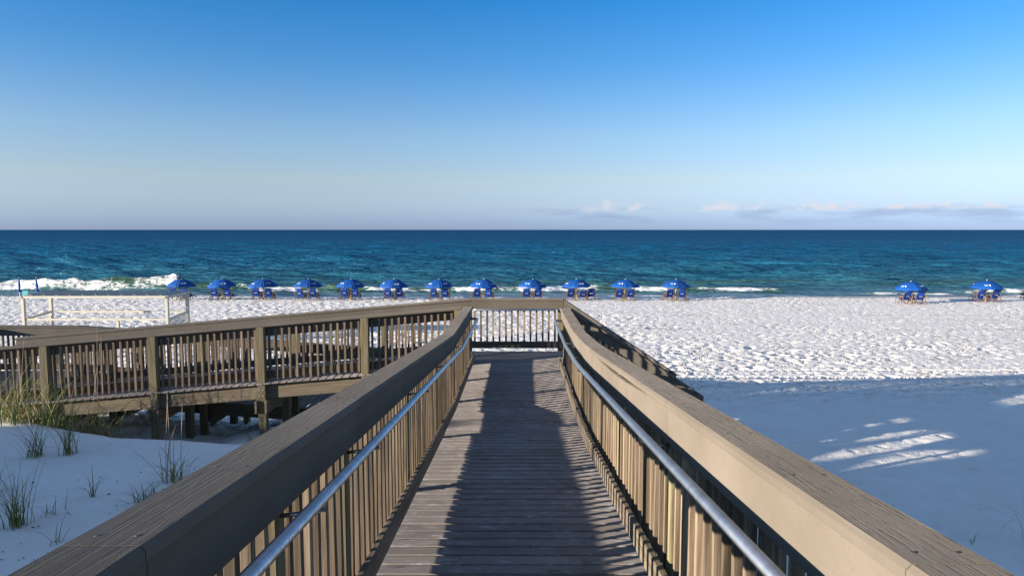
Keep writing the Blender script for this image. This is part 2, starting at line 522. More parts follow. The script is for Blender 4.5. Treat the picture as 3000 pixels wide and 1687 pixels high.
yr = [59.0]
while yr[-1] < 420: yr.append(yr[-1] + max(.16, .0034 * (yr[-1] - 10)))
while yr[-1] < 30000: yr.append(yr[-1] * 1.014)
yr = np.array(yr)
core = np.linspace(-1, 1, 520)
ext = np.array([1.03, 1.1, 1.25, 1.6, 2.4, 4.0])
cols = np.concatenate([-ext[::-1], core, ext])
half = .82 * yr + 5
X = half[:, None] * cols[None, :]
Y = np.repeat(yr[:, None], len(cols), 1)
dyr = np.gradient(yr)[:, None] * np.ones_like(X)
rs = np.random.default_rng(5)
H = np.zeros_like(X)
for k in range(26):
    lam = 1.3 * (1.16 ** k) if k < 20 else 28 + 7 * (k - 20)
    th = -math.pi / 2 + rs.normal(0, .55)
    ph = rs.uniform(0, 6.28)
    kx, ky = math.cos(th) * 2 * math.pi / lam, math.sin(th) * 2 * math.pi / lam
    amp = .019 * lam ** .74 if lam < 24 else .09
    fade = np.clip((lam / 3.2 - dyr) / (lam / 6), 0, 1) * np.clip((lam / 2.2 - half[:, None] / 260 * 1.0) / (lam / 4), 0, 1)
    H += amp * fade * np.sin(kx * X + ky * Y + ph + 1.5 * (vnoise(X / lam * .3, Y / lam * .3, k) - .5))
H *= (.25 + .75 * sst(63, 90, Y)) * (1 - .75 * sst(110, 430, Y))
am_map = np.where(X < -33, 1.0, .3); foam = np.zeros_like(X); green = np.zeros_like(X)
wob = (fbm(X * .12, X * 0 + 2, 2) - .5)
lump = fbm(X * .55, X * 0 + 5, 6, 3)
#        x0    x1    y    amp  foamy
brk = [(-75, -34.0, 71.0, 1.0, .92), (-37, -26.5, 70.6, .62, .35), (-27, -17, 69.6, .34, .9), (-19, -1.5, 69.2, .36, .85), (-3, 1.0, 69.0, .33, .3),
       (0.5, 9.0, 68.8, .38, 1.0), (8.5, 12.3, 68.9, .38, .25), (12, 16.8, 68.8, .38, .9), (16.5, 19, 68.7, .33, .3), (18.5, 27.5, 68.6, .36, .75),
       (34, 42, 64.9, .24, .8), (43, 47, 65.6, .34, .3), (46.5, 56, 65.4, .36, .9)]
for x0, x1, yb, am, fy in brk:
    ww = sst(x0 - 1.2, x0 + 1.4, X) * (1 - sst(x1 - 1.4, x1 + 1.2, X))
    a = am * ww * (.62 + .75 * lump)
    yy = Y - (yb + 2.2 * wob)
    prof = np.where(yy < 0, np.exp(-(yy / .75) ** 2), np.exp(-(yy / 2.3) ** 2))
    H += a * prof
    body = np.exp(-((yy + .30) / (.56 + .36 * (am > .8))) ** 4)
    wash = sst(-2.6 - 1.6 * fbm(X * .3, Y * .3, 12), -.5, yy) * (1 - sst(0, .5, yy)) * (.30 + .12 * (am > .8))
    f = ww * np.clip(body * fy * (.02 + .20 * (am < .8) + .72 * sst(.36, .60, fbm(X * .30, Y * .5, 21, 3)) + .30 * fbm(X * 1.3, Y * 1.3, 24, 2)) + wash * (.3 + .7 * fy), 0, 1)
    f = f * (1 - .9 * sst(.50, .60, fbm(X * .24, Y * .45, 55, 3)) * np.exp(-((yy + .45) / .55) ** 2))
    back = ww * fy * np.exp(-((yy - 1.0) / .9) ** 2) * .16
    foam = np.maximum(foam, np.maximum(f, back))
    green = np.maximum(green, ww * np.exp(-((yy + .1) / 1.1) ** 2))
for x0, x1, yb, am in [(-40, -12, 82, .2), (-8, 20, 78, .22), (14, 38, 79, .26), (36, 60, 77, .25), (-75, -46, 103, .5), (-30, 6, 95, .24), (20, 60, 98, .26), (-14, 18, 168, .55), (24, 90, 120, .3), (-90, -30, 128, .35)]:
    ww = sst(x0, x0 + 6, X) * (1 - sst(x1 - 6, x1, X))
    yy = Y - (yb + 4 * wob)
    H += am * ww * (.4 + lump) * np.where(yy < 0, np.exp(-(yy / 1.3) ** 2), np.exp(-(yy / 3.5) ** 2))
    green = np.maximum(green, .55 * ww * np.exp(-((yy + .4) / 1.2) ** 2) * (Y < 90))
H += foam * (.10 + .16 * (am_map > .8)) * 2.4 * (.30 * (fbm(X * 1.3, Y * 1.6, 77) - .35) + .22 * (fbm(X * 3.1, Y * 3.1, 79, 2) - .35))
edge = 62.0 + .9 * (fbm(X * .10, X * 0, 91) - .5) * 2
sw = np.exp(-((Y - edge - .2) / .32) ** 2) * .75
lace = .33 * sst(62, 63, Y) * (1 - sst(66, 69, Y)) * fbm(X * .35, Y * .8, 33)
foam = np.clip(np.maximum(foam, np.maximum(sw, lace)), 0, 1)
stops = [60, 63, 67, 74, 90, 130, 220, 500, 1500, 30000]
cr = np.interp(Y, stops, [.22, .17, .080, .040, .022, .013, .008, .004, .002, .002])
cg = np.interp(Y, stops, [.25, .24, .185, .137, .112, .095, .087, .078, .069, .066])
cb = np.interp(Y, stops, [.29, .29, .225, .172, .168, .172, .178, .178, .172, .168])
colr = np.stack([cr, cg, cb], -1)
gcol = np.array([.070, .120, .030])
colr = colr * (1 - .8 * green[..., None]) + gcol * .8 * green[..., None]
ms = grid_mesh("sea", X, Y, SEA + H, M_SEA)
refl = np.interp(Y, [60, 75, 110, 200, 500, 2000, 8000], [.42, .32, .27, .20, .13, .10, .08])
add_attr(ms, "water", np.concatenate([colr, refl[..., None]], -1))
add_attr(ms, "foam", np.stack([foam, foam, foam], -1))
sea = link("sea", ms)
tag(sea, "blue green sea with small breakers along the shore", kind="structure")

# ------------------------------------------------------------------ boardwalk: paths, railings, decks
class Path:
    """plan polyline of the inner edge of a railing cap with the deck height along it; out = +1 left of travel, -1 right"""
    def __init__(s, pts, out):
        s.p = [Vector(q) for q in pts]; s.out = out
        s.L = [0]
        for a, b in zip(s.p, s.p[1:]): s.L.append(s.L[-1] + (b - a).xy.length)
        s.len = s.L[-1]
    def seg(s, d):
        for i in range(len(s.L) - 1):
            if d <= s.L[i + 1] + 1e-6 or i == len(s.L) - 2: return i
    def tan(s, d):
        i = s.seg(max(0, min(s.len, d))); t = (s.p[i + 1] - s.p[i]); return t / t.xy.length
    def nrm(s, d):
        t = s.tan(d); return Vector((-t.y, t.x, 0)).normalized() * s.out
    def at(s, d):
        i = s.seg(max(0, min(s.len, d))); return s.p[i] + s.tan(d) * (d - s.L[i])
    def knots(s, a, b):
        return [a] + [x for x in s.L[1:-1] if a + .05 < x < b - .05] + [b]

def sweep(name, path, a, b, o0, o1, z0, z1, mat, parent, ch=.006, sag=None, n=1):
    """board following the path from a to b; local X along the board so that grain runs with it"""
    ks = path.knots(a, b)
    if n > 1: ks = sorted(set(ks + [a + (b - a) * i / n for i in range(n + 1)]))
    P0, P1 = path.at(a), path.at(b)
    x = (P1 - P0).normalized(); yv = Vector((0, 0, 1)).cross(x).normalized(); zv = x.cross(yv)
    Mr = Matrix((x, yv, zv)).transposed()
    org = (P0 + P1) / 2 + path.nrm((a + b) / 2) * ((o0 + o1) / 2) + Vector((0, 0, (z0 + z1) / 2))
    inv = Mr.transposed()
    prof = [(o0 + ch, z0), (o1 - ch, z0), (o1, z0 + ch), (o1, z1 - ch), (o1 - ch, z1), (o0 + ch, z1), (o0, z1 - ch), (o0, z0 + ch)]
    V, Fc = [], []
    for k in ks:
        p = path.at(k)
        # average the normal at a bend
        nn = (path.nrm(k - .01) + path.nrm(k + .01)).normalized() if 0 < k < path.len else path.nrm(k)
        dz = sag((k - a) / (b - a)) if sag else 0
        for o, z in prof:
            V.append(inv @ (p + nn * o + Vector((0, 0, z + dz)) - org))
    N = len(prof)
    for i in range(len(ks) - 1):
        for j in range(N):
            A = i * N + j; B = i * N + (j + 1) % N
            Fc.append((A, B, B + N, A + N))
    Fc.append(tuple(range(N))); Fc.append(tuple(range(len(ks) * N - 1, (len(ks) - 1) * N - 1, -1)))
    m = mesh(name, V, Fc, mat)
    bm = bmesh.new(); bm.from_mesh(m); bmesh.ops.recalc_face_normals(bm, faces=bm.faces); bm.to_mesh(m); bm.free()
    o = link(name, m, parent)
    return place(o, org, Mr)

def upright(name, pos, z0, z1, wd, t, face, mat, parent, ch=.004, jit=0.):
    """vertical member; face = direction its width-normal looks to"""
    L = z1 - z0
    o = link(name, box_mesh(L, wd, t, mat, ch), parent)
    f = Vector(face).normalized()
    xx = Vector((random.gauss(0, jit), random.gauss(0, jit), 1)).normalized()
    yy = xx.cross(f).normalized(); zz = xx.cross(yy)
    Mr = Matrix((xx, yy, zz)).transposed()
    return place(o, (pos[0], pos[1], (z0 + z1) / 2), Mr)

def railing(label, path, posts, joints, bal=(.075, 1.0), pitch=.127, post_w=.09, cat="railing", toe=(.055, .195), toe_o=(-.022, .016),
            hand=None, bolts=False, sag=None, ground_posts=True, sheath=1.0, bal_range=None, cap_ext=(0, 0), toe_joint=None, band_ext=(0, 0), o_bal=.064, screws=False):
    mid = path.at(path.len / 2)
    root = empty("wooden_railing", (mid.x, mid.y, mid.z), label, cat)
    caps = []
    js = [-cap_ext[0]] + list(joints) + [path.len + cap_ext[1]]
    for i in range(len(js) - 1):
        cb_ = sweep("cap_board", path, js[i] + .002, js[i + 1] - .002, 0, .190, 1.034, 1.080, M_CAP, root, .012); caps.append(cb_)
    if screws:
        for cb, (q0, q1) in zip(caps, zip(js, js[1:])):
            d_ = q0 + .06
            while d_ < q1 - .03:
                p = path.at(d_); nn = path.nrm(d_)
                for oo in (.05, .14):
                    so = link("screw", SCREW, cb)
                    so.matrix_basis = cb.matrix_basis.inverted() @ Matrix.Translation(p + nn * oo + Vector((0, 0, 1.0803)) - root.location)
                d_ += .61
    js = [-band_ext[0]] + [j + .05 for j in joints] + [path.len + band_ext[1]]
    for i in range(len(js) - 1):
        s = sag.get(i) if sag else None
        sweep("band_board", path, js[i] + .002, js[i + 1] - .002, .026, .060, .848, 1.029, M_CAP, root, .004, sag=s, n=10 if s else 1)
    # posts
    for d in posts:
        p = path.at(d); nn = path.nrm(d)
        c0 = p + nn * (.061 + post_w / 2)
        zb = gz(c0.x, c0.y) - .35 if ground_posts else p.z - .3
        po = upright("post", c0, zb, p.z + 1.037, post_w, post_w, nn, M_POST, root, .006)
        if bolts:
            for sx in (-.032, .032):
                for hz in (-.12, -.235):
                    tt = path.tan(d); tt = Vector((tt.x, tt.y, 0)).normalized()
                    bp = p + nn * (.061 + post_w + .004) + tt * sx + Vector((0, 0, hz))
                    bo = link("bolt", BOLT, po)
                    # express in post space
                    bo.matrix_basis = po.matrix_basis.inverted() @ (Matrix.Translation(bp - root.location) @ nn.to_track_quat('Z', 'Y').to_matrix().to_4x4())
    # balusters between the posts
    a0, a1 = bal_range if bal_range else (0, path.len)
    stops_ = sorted([d for d in posts if a0 - .2 <= d <= a1 + .2] + [a0, a1])
    for q0, q1 in zip(stops_, stops_[1:]):
        n = int(round((q1 - q0) / pitch))
        if n < 2: continue
        for i in range(1, n):
            dd_ = q0 + (q1 - q0) * i / n + random.gauss(0, .002)
            p = path.at(dd_); nn = path.nrm(dd_)
            jz = random.gauss(0, .004)
            upright("baluster", p + nn * (o_bal + .019), round(p.z + bal[0], 4) + jz, round(p.z + bal[0], 4) + jz + (bal[1] - bal[0]), .038, .038, nn, M_BAL, root, .002, .004)
    # toe boards
    if toe:
        tj = toe_joint or [d for i, d in enumerate(posts) if 0.3 < d < path.len - .3 and i % 2 == 0]
        js = [a0] + list(tj) + [a1]
        for i in range(len(js) - 1):
            dz = random.uniform(-.014, .014)
            if js[i + 1] - js[i] < .15: continue
            sweep("toe_board", path, js[i] + .003, js[i + 1] - .003, toe_o[0], toe_o[1], toe[0] + dz, toe[1] + dz, M_TOE, root, .005)
    if hand:
        h0, h1, hz, ho = hand
        ks = path.knots(h0, h1)
        pts = []
        for k in ks:
            nn = (path.nrm(k - .01) + path.nrm(k + .01)).normalized()
            pts.append(path.at(k) - nn * ho + Vector((0, 0, hz)) - root.location)
        # ends return to the posts
        e0 = path.at(h1) + path.nrm(h1) * .06 + Vector((0, 0, hz)) - root.location
        pts2 = []
        for i, p in enumerate(pts):          # round the bends a little
            if 0 < i < len(pts) - 1:
                a = (pts[i - 1] - p).normalized() * .09; b = (pts[i + 1] - p).normalized() * .09
                pts2 += [p + a, p + (a + b) * .28, p + b]
            else: pts2.append(p)
        last = pts2[-1]
        bk = (pts2[-2] - last).normalized() * .05
        pts2[-1] = last + bk
        pts2 += [last + bk * .3 + (e0 - last).normalized() * .02, last + (e0 - last).normalized() * .05, e0]
        ho_ = link("handrail", tube_mesh("handrail", pts2, .0225, M_GALV, 14), root)
        for d in posts:
            if h0 + .2 < d < h1 - .2:
                p = path.at(d); nn = path.nrm(d)
                q = p - nn * ho + Vector((0, 0, hz)) - root.location
                r = p + nn * .066 + Vector((0, 0, hz - .075)) - root.location
                link("bracket", tube_mesh("bracket", [q + Vector((0, 0, -.015)), q + Vector((0, 0, -.05)), q * .55 + r * .45 + Vector((0, 0, -.03)), r], .009, M_GALV, 8), ho_)
    return root

def bolt_mesh():
    bm = bmesh.new()
    bmesh.ops.create_cone(bm, cap_ends=True, segments=10, radius1=.017, radius2=.009, depth=.012)
    return bm_mesh("bolt", bm, M_BOLT, False)
BOLT = bolt_mesh()
_b = bmesh.new(); bmesh.ops.create_cone(_b, cap_ends=True, segments=8, radius1=.006, radius2=.005, depth=.0016)
SCREW = bm_mesh('screw', _b, mat_simple('screw_steel', (.10, .09, .08), .6, .5))

SL = .097                   # slope of the main ramp
def dz_main(y): return SL * max(0., 9.15 - y)
LS = .087                   # slope of the walkway to the left
def dz_left(x): return -LS * max(0., min(-x, 10.3) - .9)
RSL = .076
def dz_ret(x): return dz_left(-20) - RSL * max(0., x + 10.2)

# main ramp railings
pl = Path([(-.78, -1.6, dz_main(-1.6)), (-.78, 7.1, dz_main(7.1)), (-.78, 9.15, 0), (-.72, 12.62, 0)], +1)
railing("left railing of the ramp, its inner side in shade, with bright steel handrail", pl,
        [.2, 2.1, 4.0, 5.0, 7.05, 9.15, 11.35, 12.75, 14.16], [3.0, 5.05, 8.72, 10.8], hand=(.0, 13.95, .885, .100), screws=True, toe_joint=[4.0, 9.15, 10.75])
pr = Path([(.78, -1.6, dz_main(-1.6)), (.78, 6.7, dz_main(6.7)), (.80, 7.6, dz_main(7.6) - .002), (.83, 8.6, dz_main(8.6) + .012), (.845, 9.4, .004), (.87, 12.36, 0)], -1)
railing("right railing of the ramp, its tan inner boards lit by the sun", pr,
        [.2, 2.1, 3.2, 5.15, 6.9, 8.6, 10.1, 11.6, 13.85], [2.9, 5.02, 8.35, 10.0], hand=(.0, 13.70, .885, .100), screws=True,
        sag={2: lambda t: -.035 * math.sin(math.pi * min(1, t * 1.0)) ** 2}, toe_joint=[3.2, 6.9, 10.1])

# walkway to the left: near railing, middle railing with the landing's end railing, far railing of the return ramp
pn = Path([(-.93, 12.61, 0), (-10.3, 12.61, dz_left(-10.3)), (-12.3, 12.61, dz_left(-12.3))], +1)
railing("nearer railing of the left walkway, sunlit posts with bolts facing the dune", pn,
        [.06, 1.78, 3.70, 5.70, 7.70, 9.65, 11.3], [3.78, 7.78], bal=(.035, .985), post_w=.14, bolts=True, toe=(.055, .195))
pm = Path([(1.06, 14.0, 0), (-.9, 14.0, 0), (-10.3, 14.0, dz_left(-10.3))], -1)
railing("long railing across the landing end and along the far side of the left walkway", pm,
        [.04, 1.96, 3.72, 5.62, 7.56, 9.46, 11.3], [1.92, 5.6, 9.5], bal=(.17, 1.0), post_w=.13, hand=(.17, 1.85, .86, .05), toe_joint=[1.95, 5.62, 9.46], toe=(.05, .19))
pf = Path([(-12.3, 15.78, dz_left(-20)), (-10.15, 15.78, dz_left(-20)), (-1.7, 15.78, dz_ret(-1.7))], +1)
railing("farthest railing, along the return ramp behind the left walkway", pf,
        [.1, 2.1, 4.0, 6.0, 8.0, 10.5], [2.2, 6.0], bal=(.17, 1.0), post_w=.13)
pw = Path([(-12.3, 15.6, dz_left(-20)), (-12.3, 12.8, dz_left(-20))], -1)
railing("short railing closing the turn of the left walkway", pw, [.1, 2.7], [], bal=(.17, 1.0), post_w=.13)
# stairs on the right
ST = .665
psn = Path([(1.075, 12.30, .0), (3.52, 12.30, -ST * (3.52 - 1.075))], +1)
railing("nearer railing of the beach stairs, shaded with small lit patches", psn, [.35, 1.2, 2.3], [], bal=(.15, 1.0), post_w=.09, toe=None, pitch=.13)
psf = Path([(1.065, 14.0, .0), (3.43, 14.0, -ST * (3.43 - 1.065))], +1)
psf_r = railing("farther railing of the beach stairs, sunlit along its top edge", psf, [.30, 1.2, 2.25], [], bal=(.15, 1.0), post_w=.09, toe=None, pitch=.13)

sweep("added_side_panel", psf, .05, psf.len - .3, .020, .045, .02, .835, M_BEAM, psf_r, .004)  # added panel along the far balusters, darkens the view through the stairs

# decks
def deck_y(label, name, x0, x1, y0, y1, zf, rail_x):
    ym = (y0 + y1) / 2
    root = empty(name, (0, ym, zf(ym)), label, "boardwalk")
    pm_ = .1455
    n = int((y1 - y0) / pm_)
    for i in range(n):
        yy = y0 + (i + .5) * pm_
        s = math.atan2(zf(yy + .05) - zf(yy - .05), .1)
        o = link("plank", box_mesh(x1 - x0, .1285, .026, M_DECK, .007), root)
        Mr = Matrix.Rotation(s, 3, 'X') @ Matrix.Rotation(random.gauss(0, .0015), 3, 'Z')
        place(o, ((x0 + x1) / 2 + random.uniform(-.006, .006), yy, zf(yy) - .013 + random.gauss(0, .0008)), Mr)
    return root
ramp = deck_y("long plank deck of the main ramp running to the landing", "ramp_deck", -.985, 1.055, -1.6, 14.02, dz_main, None)
def beams_y(root, xs, y0, y1, zf, h=.15):
    for x in xs:
        pth = Path([(x, y0, zf(y0)), (x, 9.15, 0), (x, y1, 0)], -1)
        for a, b in ((0, 9.15 - y0), (9.15 - y0, pth.len)):
            sweep("beam", pth, a + .002, b - .002, -.019, .019, -.030 - h, -.030, M_BEAM, root, .004)
beams_y(ramp, (-.94, 0.0, 1.0), -1.6, 13.95, dz_main)
for yy in (.5, 2.4, 3.5, 5.55, 7.6, 9.7, 11.2, 12.3, 13.8):
    z = dz_main(yy) - .205
    o = link("cross_beam", box_mesh(2.2, .038, .235, M_BEAM), ramp); place(o, (0.03, yy + .09, z - .10), Matrix.Identity(3))
    o = link("cross_beam", box_mesh(2.2, .038, .235, M_BEAM), ramp); place(o, (0.03, yy - .09, z - .10), Matrix.Identity(3))

def deck_x(label, name, x0, x1, y0, y1, zf, beams):
    xm = (x0 + x1) / 2
    root = empty(name, (xm, (y0 + y1) / 2, zf(xm)), label, "boardwalk")
    p_ = .1455; n = int((x1 - x0) / p_)
    for i in range(n):
        xx = x0 + (i + .5) * p_
        s = math.atan2(zf(xx + .05) - zf(xx - .05), .1)
        o = link("plank", box_mesh(y1 - y0, .1285, .026, M_DECK, .007), root)
        Mr = Matrix.Rotation(-s, 3, 'Y') @ Matrix.Rotation(math.pi / 2 + random.gauss(0, .0015), 3, 'Z')
        place(o, (xx, (y0 + y1) / 2 + random.uniform(-.006, .006), zf(xx) - .013 + random.gauss(0, .0008)), Mr)
    ks = sorted({x0, x1} | {k for k in (-10.3, -10.2) if x0 < k < x1})
    for yb in beams:
        pth = Path([(k, yb, zf(k)) for k in ks], 1)
        cuts = [0] + [q for q in (1.95, 3.9, 5.85, 7.8, 9.75) if q < pth.len - .5] + [pth.len]
        for a, b in zip(cuts, cuts[1:]):
            sweep("beam", pth, a + .002, b - .002, -.019, .019, -.315, -.030, M_BEAM, root, .004)
    return root
wl_ = deck_x("plank deck of the walkway descending to the left of the landing", "walkway_deck", -12.3, -1.0, 12.385, 14.16, dz_left, (12.53, 13.3, 13.98))
rt_ = deck_x("plank deck of the return ramp behind the left walkway", "return_ramp_deck", -12.25, -1.75, 14.19, 15.95, dz_ret, (14.3, 15.84))
for root, xs, zf, yc_ in ((wl_, (-2.71, -4.63, -6.63, -8.63, -10.58), dz_left, 13.22), (rt_, (-4.6, -6.5, -8.4), dz_ret, 15.1)):
    for xx in xs:
        for sgn in (-1, 1):
            o = link("cross_beam", box_mesh(1.75, .038, .235, M_BEAM), root)
            place(o, (xx + sgn * .092, yc_, zf(xx) - .44), Matrix.Rotation(math.pi / 2, 3, 'Z'))
        for yq in (yc_ + .55,):
            zg_ = gz(xx, yq)
            if zf(xx) - .33 > zg_:
                upright("support_post", (xx, yq), zg_ - .3, zf(xx) - .33, .14, .14, (0, 1, 0), M_POST, root)
# stairs
st_root = empty("beach_stairs", (2.3, 13.2, gz(2.3, 13.2)), "wooden stairs descending from the landing to the sand on the right", "stairs")
for i in range(11):
    xx = 1.10 + .285 * i + .07; zz = -.19 * (i + 1)
    if zz < gz(xx, 13.2) - .05: break
    for k in (0, 1):
        o = link("tread", box_mesh(1.52, .139, .036, M_DECK), st_root)
        place(o, (xx + .145 * k, 13.26, zz), Matrix.Rotation(math.pi / 2, 3, 'Z'))
for yy in (12.50, 13.24, 13.98):
    pth = Path([(1.06, yy, -.06), (4.1, yy, -.06 - ST * 3.04)], 1)
    sweep("stringer", pth, 0, pth.len, -.019, .019, -.36, -.05, M_BEAM, st_root)

# ------------------------------------------------------------------ white frame of slats standing on the beach
M_WHITE = mat_simple("white_vinyl", (.40, .37, .30), .5, 0, .4, .08, 6.)
M_END = mat_simple("dark_socket", (.06, .055, .05), .7)
M_TEAL = mat_simple("turquoise_plastic", (.03, .26, .28), .5)
XA, XB, YA, YB = -21.6, -15.25, 30.0, 32.1
zgA = gz(-18.4, 31)
fr = empty("beach_shelter_frame", (-18.4, 31.05, zgA), "long white slatted shelter frame on low legs, left on the sand", "shelter")
TOP = -.40
def fbar(name, p, q, wd, t, mat=M_WHITE, par=None, ref=(0, 0, 1)):
    o = link(name, bar_mesh(name, Vector(p) - fr.location, Vector(q) - fr.location, wd, t, mat, ref, .006), par or fr)
    return o
for (x, yv) in ((XA, YA), (XB, YA), (XA - .2, YB), (XB - .1, YB)):
    po = fbar("post", (x, yv, gz(x, yv) - .2), (x, yv, TOP - .13), .13, .13, ref=(0, 1, 0))
fbar("beam", (XA - .07, YA, TOP - .062), (XB + .07, YA, TOP - .05), .12, .098)
fbar("beam", (XA - .27, YB, TOP - .062), (XB, YB, TOP - .05), .12, .098)
fbar("beam", (XA, YA + .07, TOP - .062), (XA - .2, YB - .07, TOP - .062), .10, .12)
fbar("beam", (XB, YA + .07, TOP - .062), (XB - .1, YB - .07, TOP - .062), .10, .12)
for x in (XA, XB):
    fbar("end_socket", (x - .035, YA - .069, TOP - .06), (x + .035, YA - .069, TOP - .06), .006, .07, M_END)
for i in range(11):                                   # tilted slats
    x = XA + .35 + i * .575
    fbar("slat", (x, YA + .07, TOP - .01), (x - .12, YB - .07, TOP - .01), .27, .02, ref=(.62, 0, .78))
for yv, zz in ((YA, -1.46), (YB, -1.36)):
    fbar("lower_rail", (XA + .07, yv, zz), (XB - .07, yv, zz), .05, .092)
fbar("lower_rail", (XA, YA + .07, -1.46), (XA - .2, YB - .07, -1.36), .05, .10)
fbar("lower_rail", (XB, YA + .07, -1.46), (XB - .1, YB - .07, -1.36), .05, .10)
fbar("short_post", (-17.45, 30.0, gz(-17.4, 30) - .2), (-17.45, 30.0, -1.52), .12, .12, ref=(0, 1, 0))
for i in range(8):
    zz = -1.56 - .085 * i
    fbar("side_slat", (XB, YA + .07, zz), (XB - .1, YB - .07, zz + .10 * (1 - i / 8)), .02, .06)
for i in range(14):
    yv = YA + .1 + i * .148
    fbar("lattice_bar", (XA - .09 * (yv - YA), yv, -1.52), (XA - .09 * (yv + .0 - YA), min(YB - .08, yv + .45), -2.25), .012, .03, ref=(1, 0, 0))
fbar("sign_plate", (-17.0, YB - .04, -1.36), (-16.45, YB - .04, -1.36), .012, .13, mat_simple("grey_plate", (.32, .36, .42), .5))

# ------------------------------------------------------------------ umbrellas and chairs
def mat_cloth(name, col, tr=.18):
    t = NT(name)
    tcn = t.node("ShaderNodeTexCoord")
    n = t.noise(tcn.outputs["Object"], 9.0, 3)
    oi = t.node("ShaderNodeObjectInfo"); k = t.node("ShaderNodeHueSaturation")
    t.l.new(t.math('MULTIPLY_ADD', oi.outputs["Random"], .22, .87), k.inputs["Value"])
    t.l.new(t.mix(t.rng(n, .3, .7), tuple(x * .85 for x in col), col), k.inputs["Color"])
    t.set(Base_Color=k.outputs[0], Roughness=.75, Specular_IOR_Level=.25)
    return t.m
M_BLUE = mat_cloth("blue_canvas", (.003, .062, .26))
M_DBLUE = mat_cloth("blue_sling", (.006, .055, .30))
M_NAVY = mat_cloth("navy_pillow", (.004, .030, .17))
M_LOGO = mat_simple("white_print", (.75, .80, .85), .7)
M_POLE = mat_wood("ash_pole", (.50, .36, .20), (.66, .50, .31), None, .2)
M_FRAME = mat_wood("varnished_frame", (.10, .05, .027), (.20, .11, .06), None, .3)
M_TIP = mat_simple("white_finial", (.8, .8, .8), .5)

def umbrella():
    root = empty("beach_umbrella", (0, 0, 0), "x", "umbrella", "blue umbrellas in a row along the shore")
    link("pole", tube_mesh("pole", [(0, 0, -.25), (0, 0, 1.72)], .024, M_POLE, 8), root)
    link("finial", tube_mesh("finial", [(0, 0, 1.69), (0, 0, 1.725), (0, 0, 1.76)], [.022, .026, .010], M_TIP, 8), root)
    RR, HH, Z0 = 1.16, .53, 1.17
    def pt(an, t, k):      # k: 0 at ribs, 1 mid panel
        r = RR * t * (1 - .075 * k * t)
        z = Z0 + HH * (1 - (.08 * t + .92 * t ** 2.1)) - .02 * k * math.sin(math.pi * t)
        return Vector((r * math.cos(an), r * math.sin(an), z))
    for i in range(8):
        a0 = 2 * math.pi * (i + .32) / 8
        V, Fc = [], []
        NA, NR = 6, 7
        rows = []
        for r in range(NR + 2):
            row = []
            for a in range(NA + 1):
                f = a / NA; an = a0 + f * 2 * math.pi / 8; k = 1 - (2 * f - 1) ** 2
                if r <= NR: p = pt(an, max(.02, r / NR), k)
                else: p = pt(an, 1, k) + Vector((math.cos(an) * .01, math.sin(an) * .01, -.10 + .02 * k))
                row.append(len(V)); V.append(p)
            rows.append(row)
        for r in range(NR + 1):
            for a in range(NA):
                Fc.append((rows[r][a], rows[r + 1][a], rows[r + 1][a + 1], rows[r][a + 1]))
        pa = link("canopy_panel", mesh("canopy_panel", V, Fc, M_BLUE, True), root)
        sm = pa.modifiers.new("cloth", 'SOLIDIFY'); sm.thickness = .004
        if i % 2 == 0:     # printed mark and two lines of small lettering near the rim
            V, Fc = [], []
            def q(f, t):
                an = a0 + f * 2 * math.pi / 8; k = 1 - (2 * f - 1) ** 2
                p = pt(an, t, k); return p + Vector((math.cos(an) * .012, math.sin(an) * .012, .014))
            c0 = len(V); V.append(q(.80, .76))
            for j in range(10):
                g = 2 * math.pi * j / 10
                V.append(q(.80 + .075 * math.cos(g), .76 + .055 * math.sin(g)))
            for j in range(10): Fc.append((c0, c0 + 1 + j, c0 + 1 + (j + 1) % 10))
            for row_t, f0, f1, step in ((.735, .68, .22, .033), (.80, .58, .30, .033)):
                f = f0
                while f > f1:
                    b = len(V)
                    hgt = .028 if random.random() < .6 else .036
                    V += [q(f, row_t - hgt / 2), q(f - step * .62, row_t - hgt / 2), q(f - step * .62, row_t + hgt / 2), q(f, row_t + hgt / 2)]
                    Fc.append((b, b + 1, b + 2, b + 3)); f -= step
            link("printed_logo", mesh("printed_logo", V, Fc, M_LOGO), pa)
    return root

